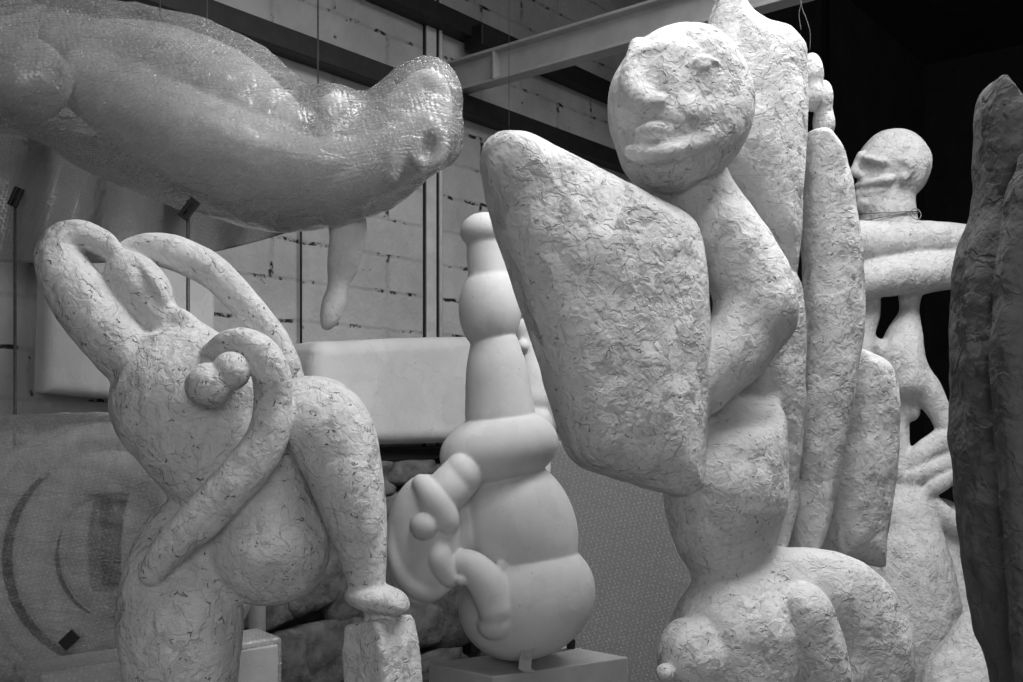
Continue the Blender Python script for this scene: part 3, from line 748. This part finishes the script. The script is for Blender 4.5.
# ================================================================== E  dark standing form cut by the right edge
E = Sculpt(1.7, .0055)
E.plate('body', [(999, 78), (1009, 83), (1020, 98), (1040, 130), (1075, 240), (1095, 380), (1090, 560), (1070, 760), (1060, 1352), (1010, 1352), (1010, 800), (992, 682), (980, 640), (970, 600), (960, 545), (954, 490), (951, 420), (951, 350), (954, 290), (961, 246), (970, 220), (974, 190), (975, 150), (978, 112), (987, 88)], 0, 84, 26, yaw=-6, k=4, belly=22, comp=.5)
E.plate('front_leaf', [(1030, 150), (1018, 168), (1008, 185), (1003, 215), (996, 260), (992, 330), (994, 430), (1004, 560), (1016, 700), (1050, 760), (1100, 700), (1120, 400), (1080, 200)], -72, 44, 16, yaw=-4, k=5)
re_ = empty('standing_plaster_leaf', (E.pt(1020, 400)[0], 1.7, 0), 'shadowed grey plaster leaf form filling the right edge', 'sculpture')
E.build('leaf', re_, {'*': M['facet_shaded']}, lump=(.004, 14), seed=6)

# ================================================================== W  big wrapped form hanging at the upper left
W = Sculpt(2.75, .0075)
def inner(S, g_=0, film=False):
    S.tube('body', [(95, 84, 30, 36+g_), (140, 112, 26, 42+g_), (205, 144, 18, 46+g_), (285, 172, 8, 42+g_), (345, 172, 0, 36+g_), (396, 152, -8, 28+g_), (428, 122, -10, 19+g_)], k=14)
    S.tube('limb', [(-90, 40, -26, 46+g_), (-20, 62, -30, 46+g_), (26, 80, -32, 42+g_)], k=4)
    S.tube('shoulder', [(60, 40, 34, 20+g_), (150, 52, 38, 30+g_), (225, 80, 34, 32+g_), (278, 116, 26, 24+g_)], k=8)
    S.tube('snout', [(392, 108, -4, 13+g_), (424, 84, -4, 14+g_), (439, 96, -6, 12+g_), (441, 130, -8, 10+g_)], k=6)
    S.ell('nub', 335, 108, -18, 16+g_, 14+g_, 16+g_, k=3)
inner(W)
W.ell(None, 429, 146, -50, 9, 16, 58, rot=8, k=6, op='sub')
W.tube('ear_ring', [(429, 126, -30, 6), (441, 135, -28, 6), (440, 156, -28, 6), (427, 163, -30, 6), (416, 155, -30, 6), (417, 136, -30, 6), (429, 126, -30, 6)], k=3)
W.tube('leg', [(338, 190, 20, 22), (348, 228, 20, 19), (344, 262, 16, 16), (338, 286, 12, 11.5), (334, 304, 8, 12.5), (330, 317, 4, 10), (327, 325, 2, 6)], k=5)
rw = empty('wrapped_plaster_figure', tuple(W.pt(200, 150)), 'large plaster form in bubble wrap hanging high at the left', 'wrapped sculpture')
W.build('wrapped', rw, {'*': M['inner']}, lump=(.003, 9), seed=7, floor=False)
W2 = Sculpt(2.75, .008)
inner(W2, 8, True)
W2.tube('bubble_wrap', [(-100, 60, 0, 70), (40, 66, 6, 70), (130, 106, 10, 78), (220, 136, 4, 80), (300, 160, -2, 66), (360, 160, -8, 50), (410, 138, -10, 36)], k=24)
W2.tube('bubble_wrap', [(-100, 10, 20, 40), (60, 36, 24, 34), (140, 48, 26, 38), (215, 74, 22, 44), (275, 108, 16, 36), (330, 132, 4, 28), (384, 112, -4, 24), (416, 88, -4, 22), (434, 88, -6, 19), (441, 125, -8, 16)], k=20)
W2.ell('bubble_wrap', 430, 142, -20, 23, 30, 26, k=12)
W2.tube('bubble_wrap', [(452, 120, -8, 8), (455, 150, -8, 7), (447, 163, -8, 6)], k=6)
for rp in ([(-20, -6, -10, 10), (40, 22, -38, 9), (90, 58, -52, 8), (150, 103, -62, 8), (240, 138, -70, 8), (330, 162, -58, 6)],
           [(60, 2, -6, 8), (130, 36, -28, 8), (200, 72, -42, 8), (262, 118, -56, 7)], [(150, 20, -6, 7), (215, 52, -20, 8), (270, 92, -28, 8), (310, 130, -40, 6)],
           [(290, 156, -62, 6), (345, 143, -48, 7), (392, 116, -36, 7), (418, 98, -30, 6)], [(392, 180, -48, 5), (398, 150, -44, 6), (396, 112, -32, 7), (388, 98, -16, 8)]):
    W2.tube('bubble_wrap', rp, k=9)
W2.tube('bubble_wrap', [(429, 123, -42, 5), (443, 132, -40, 5), (443, 157, -40, 5), (427, 166, -42, 5), (414, 157, -42, 5), (415, 134, -42, 5), (429, 123, -42, 5)], k=4)
W2.ell(None, 429, 145, -56, 10, 16, 22, rot=8, k=4, op='sub')
for i in range(len(W2.ops)): W2.ops[i] = W2.ops[i][:3]+('bubble_wrap',)+W2.ops[i][4:]
fo = W2.build('wrap', rw, {'*': M['wrap']}, lump=(.005, 13), seed=8, floor=False)
# film hanging loose below it, clipped to two rods
def sheet(name, cols, mat, parent, th=.002, ny=40):
    """hanging film: cols = (px, top py, bottom py, Y)"""
    cs = catmull(cols, 10); V = []; Fc = []; nx = len(cs)
    for layer in (0, 1):
        for i, c in enumerate(cs):
            for j in range(ny+1):
                t = j/ny; y = c[1]+(c[2]-c[1])*t
                Yd = c[3]+.018*math.sin(i*.55+t*2.2)+.012*math.sin(i*.21+1.3*t*3)+layer*th
                V.append(P(c[0], y, Yd))
    L = nx*(ny+1)
    for i in range(nx-1):
        for j in range(ny):
            a = i*(ny+1)+j; b = a+ny+1
            Fc.append((a, a+1, b+1, b)); Fc.append((L+a, L+b, L+b+1, L+a+1))
    for i in range(nx-1):
        a = i*(ny+1); b = a+ny+1; Fc.append((a, b, L+b, L+a)); a += ny; b += ny; Fc.append((b, a, L+a, L+b))
    for j in range(ny):
        Fc.append((j, L+j, L+j+1, j+1)); a = (nx-1)*(ny+1)+j; Fc.append((a+1, L+a+1, L+a, a))
    return mesh_py(name, V, Fc, mat, parent, smooth=True)
sheet('loose_film', [(-70, 110, 262, 3.06), (0, 120, 262, 3.08), (60, 130, 264, 3.08), (120, 140, 262, 3.08), (190, 150, 256, 3.06), (240, 165, 246, 3.06), (290, 180, 232, 3.04)], M['wrap_sheet_shaded'], rw)

# rods standing on the floor with black clips at the film edge
for (px, py0, Y, lab) in ((15, 188, 3.03, 'thin grey rod at the far left with a black clip near its top'), (188, 200, 2.62, 'thin grey rod behind the figure head with a black clip near its top')):
    a = P(px, py0, Y); r = empty('thin_rod', (a[0], a[1], 0), lab, 'rod', 'rods with black clips')
    V, Fc = tube_mesh([(a[0], a[1], 0), (a[0], a[1], a[2]/2), tuple(a)], .0048, 8); mesh_py('shaft', V, Fc, M['rod'], r, smooth=True)
    c = P(px+1, py0+9, Y-.012)
    clip = box8('clip', c, (1, 0, 0), (0, 1, 0), UP, .012, .007, .006, M['clip'], r, bev=.002)   # the short bar that joins the jaws
    for sx in (-1, 1):
        ang = math.radians(38 if px > 100 else 24); ax = np.array([math.sin(ang), 0, math.cos(ang)]); bx = np.array([math.cos(ang), 0, -math.sin(ang)])
        jaw = box8('clip_jaw', c+bx*sx*.0075, ax, (0, 1, 0), bx, .030, .009, .0055, M['clip'], r, bev=.002); jaw.parent = clip
# hanging wires
def hang(name, px, py1, Y, lab, rad=.0026, mat='rod'):
    a = P(px, py1, Y); V, Fc = tube_mesh([(a[0], a[1], CEIL), (a[0], a[1], (CEIL+a[2])/2), tuple(a)], rad, 8)
    o = mesh_py(name, V, Fc, M[mat], smooth=True, origin=a); tag(o, lab, 'wire', 'hanging wires'); return o
hang('hanging_wire', 207, 34, 2.78, 'thin wire dropping to the highest hump of the hanging wrapped form')
hang('hanging_wire', 96, 20, 2.78, 'thin wire at the left end of the hanging wrapped form', .002)
hang('hanging_wire', 160, 22, 2.78, 'thin short wire above the middle of the wrapped form', .002)
hang('hanging_wire', 318, 110, 2.76, 'long thin wire in front of the dark rails beside the pale beam', .0026)
hang('hanging_wire', 509, 140, 2.53, 'thin wire dropping to the tip of the big slab', .0008)
a = on_wall(301, 250, .02); b = on_wall(301, 342, .02)
V, Fc = tube_mesh([np.r_[a[:2], b[2]-.2], np.r_[a[:2], a[2]], np.r_[a[:2], a[2]+.6]], .005, 8)
o = mesh_py('wall_cable', V, Fc, M['steel'], smooth=True, origin=np.r_[a[:2], b[2]]); tag(o, 'thin dark cable running down the wall behind the raised knee', 'cable')
# wire loop hanging beside the tall wing
def wpt(px, py): return P(px, py, 2.85)
V, Fc = tube_mesh(catmull([wpt(804, -60), wpt(801, 0), wpt(799, 14), wpt(801, 30)], 6), .0011, 6)
wl = empty('wire_loop', tuple(wpt(803, 20)), 'thin bent wire hanging behind the top of the tall wing', 'wire')
mesh_py('strand', V, Fc, M['wire'], wl, smooth=True)
V, Fc = tube_mesh(catmull([wpt(801, -60), wpt(801, 0), wpt(806, 18), wpt(810, 32), wpt(810, 50)], 6), .0011, 6)
mesh_py('strand', V, Fc, M['wire'], wl, smooth=True)

# ================================================================== wrapped disc relief, wrapped crate, wrapped panel
yd = 2.83
R = Sculpt(yd, .006)
def arc_ring(label, r0, rt, w, cx=120, cy=556, sq=1.0, k=2):
    pts = [(cx+r0*math.cos(t)*.98, cy+r0*math.sin(t)*sq, w, rt) for t in np.linspace(0, 2*math.pi, 40)]
    R.tube(label, pts, k=k, sub=1)
R.plate('back_plate', [(120+140*math.cos(t)-22*(math.cos(t) < 0), 556+135*math.sin(t)) for t in np.linspace(0, 2*math.pi, 33)[:-1]], 26, 40, 12, k=2, sub=1)
arc_ring('ring#outer', 128, 15, 0, sq=.94); arc_ring('ring#middle', 85, 22, -4); 
R.ell('hub', 120, 554, 4, 58, 62, 30, k=2)
R.plate(None, [(88, 497), (122, 497), (122, 592), (90, 592)], -20, 90, 3, op='sub', sub=1, k=2, comp=0)
rr = empty('wrapped_disc_relief', tuple(np.r_[P(120, 690, yd)]), 'round ringed relief in bubble wrap behind the left figure', 'wrapped sculpture')
R.build('disc', rr, {'*': M['inner']}, lump=(.002, 9), seed=10, floor=False)
# dark crumpled lining of the slot; dark tubes added to darken the grooves
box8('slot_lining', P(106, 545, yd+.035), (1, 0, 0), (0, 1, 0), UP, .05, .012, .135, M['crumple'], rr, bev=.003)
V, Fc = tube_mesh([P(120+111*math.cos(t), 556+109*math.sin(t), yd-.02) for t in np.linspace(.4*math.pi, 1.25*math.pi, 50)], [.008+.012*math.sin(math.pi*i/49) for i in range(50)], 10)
mesh_py('groove_dark', V, Fc, M['crumple'], rr, smooth=True)
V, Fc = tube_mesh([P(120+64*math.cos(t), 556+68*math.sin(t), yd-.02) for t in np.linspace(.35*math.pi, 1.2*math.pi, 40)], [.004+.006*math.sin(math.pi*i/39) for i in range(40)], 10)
mesh_py('groove_dark', V, Fc, M['crumple'], rr, smooth=True)
R2 = Sculpt(yd, .008)
R2.plate('bubble_wrap', [(-110, 470), (-60, 432), (0, 417), (60, 413), (115, 414), (160, 428), (215, 462), (250, 520), (250, 590), (215, 650), (120, 700), (0, 690), (-120, 670)], 0, 64, 26, k=2, belly=12)
ro = R2.build('film', rr, {'*': M['wrap_disc']}, lump=(.004, 15), seed=11, floor=False)
tp = P(69, 640, yd-.135)
box8('tape_patch', tp, np.array([.72, 0, .69]), (0, 1, 0), np.array([-.69, 0, .72]), .026, .002, .016, M['tape'], rr, bev=.0006).parent = ro['bubble_wrap']

# wrapped crate on the floor in front of the disc, behind the leg
cr = empty('wrapped_crate', tuple(np.r_[P(165, 700, 2.42)[:2], 0]), 'box in bubble wrap standing under the belly of the left figure', 'crate')
zt = 1.032
fl, fr_ = P(40, HY, 2.2), P(283, HY, 2.56); bk = np.array([-.62, .78, 0])*.15
vs = np.array([np.r_[p[:2], z] for z in (0, zt) for p in (fl, fr_, fr_+bk, fl+bk)])
ctr = vs.mean(0); ctr[2] = 0; vi = (vs-ctr)*np.array([.97, .9, .985])+ctr
o = mesh_py('box', vi, BOXF, M['slab'], cr); bevel(o, .006)
o = mesh_py('bubble_wrap', vs+np.array([0, 0, .0]), BOXF, M['wrap_box'], cr); bevel(o, .012, 3)

# wrapped flat panel behind the smooth sculpture
pp = empty('wrapped_board', tuple(np.r_[P(640, 700, 4.1)[:2], 0]), 'flat panel in bubble wrap leaning between the two big sculptures', 'panel')
x0, x1 = (540-CX)/F*4.1, (770-CX)/F*4.1; zt2 = 1.6+(415-440)/F*4.1
vs = [(x0, 4.03, 0.0), (x1, 4.11, 0), (x1, 4.17, 0), (x0, 4.09, 0), (x0, 4.09, zt2), (x1, 4.17, zt2), (x1, 4.23, zt2), (x0, 4.15, zt2)]
vs = np.array(vs); ctr = vs.mean(0)
o = mesh_py('board', (vs-ctr)*np.array([.985, .55, .99])+ctr, BOXF, M['beam'], pp); bevel(o, .004)
o = mesh_py('bubble_wrap', vs, BOXF, M['wrap_panel'], pp); bevel(o, .012, 3)

# ================================================================== light, camera, view
def area(name, loc, target, sx, sy, power):
    l = bpy.data.lights.new(name, 'AREA'); l.shape = 'RECTANGLE'; l.size = sx; l.size_y = sy; l.energy = power
    o = bpy.data.objects.new(name, l); COL.objects.link(o); o.location = loc
    o.rotation_euler = (Vector(target)-Vector(loc)).to_track_quat('-Z', 'Y').to_euler(); return o
sk = area('skylight', (1.1, 2.35, 4.0), (.75, 2.9, 1.2), 2.6, 1.1, 71); sk.data.spread = math.radians(140)
s2 = area('rear_fill', (2.3, 3.1, 4.3), (1.3, 4.0, 1.5), 1.6, 1.2, 12); s2.data.spread = math.radians(130)  # added fill that brightens the far figure, not a known skylight
area('front_fill', (.6, -3.2, 2.7), (-.3, 3.0, 1.1), 3.0, 2.0, 66)  # added frontal fill behind the camera, no window known there
wd = bpy.data.worlds.new('World'); scene.world = wd; wd.use_nodes = True
bg = wd.node_tree.nodes['Background']; bg.inputs[0].default_value = (1, 1, 1, 1); bg.inputs[1].default_value = .085

cam = bpy.data.cameras.new('Camera'); co = bpy.data.objects.new('Camera', cam); COL.objects.link(co)
co.location = (0, 0, CAMZ); co.rotation_euler = (math.pi/2, 0, 0)
cam.sensor_width = 36; cam.lens = F*36/1023; cam.shift_y = (HY-341)/1023; cam.clip_end = 60; cam.clip_start = .02
scene.camera = co
vs_ = scene.view_settings; vs_.view_transform = 'Standard'; vs_.look = 'None'; vs_.gamma = 1; vs_.exposure = 0.0; vs_.use_curve_mapping = False
scene.cycles.use_denoising = True
scene.cycles.transparent_max_bounces = 16
scene.cycles.max_bounces = 8
scene.cycles.sample_clamp_indirect = 4
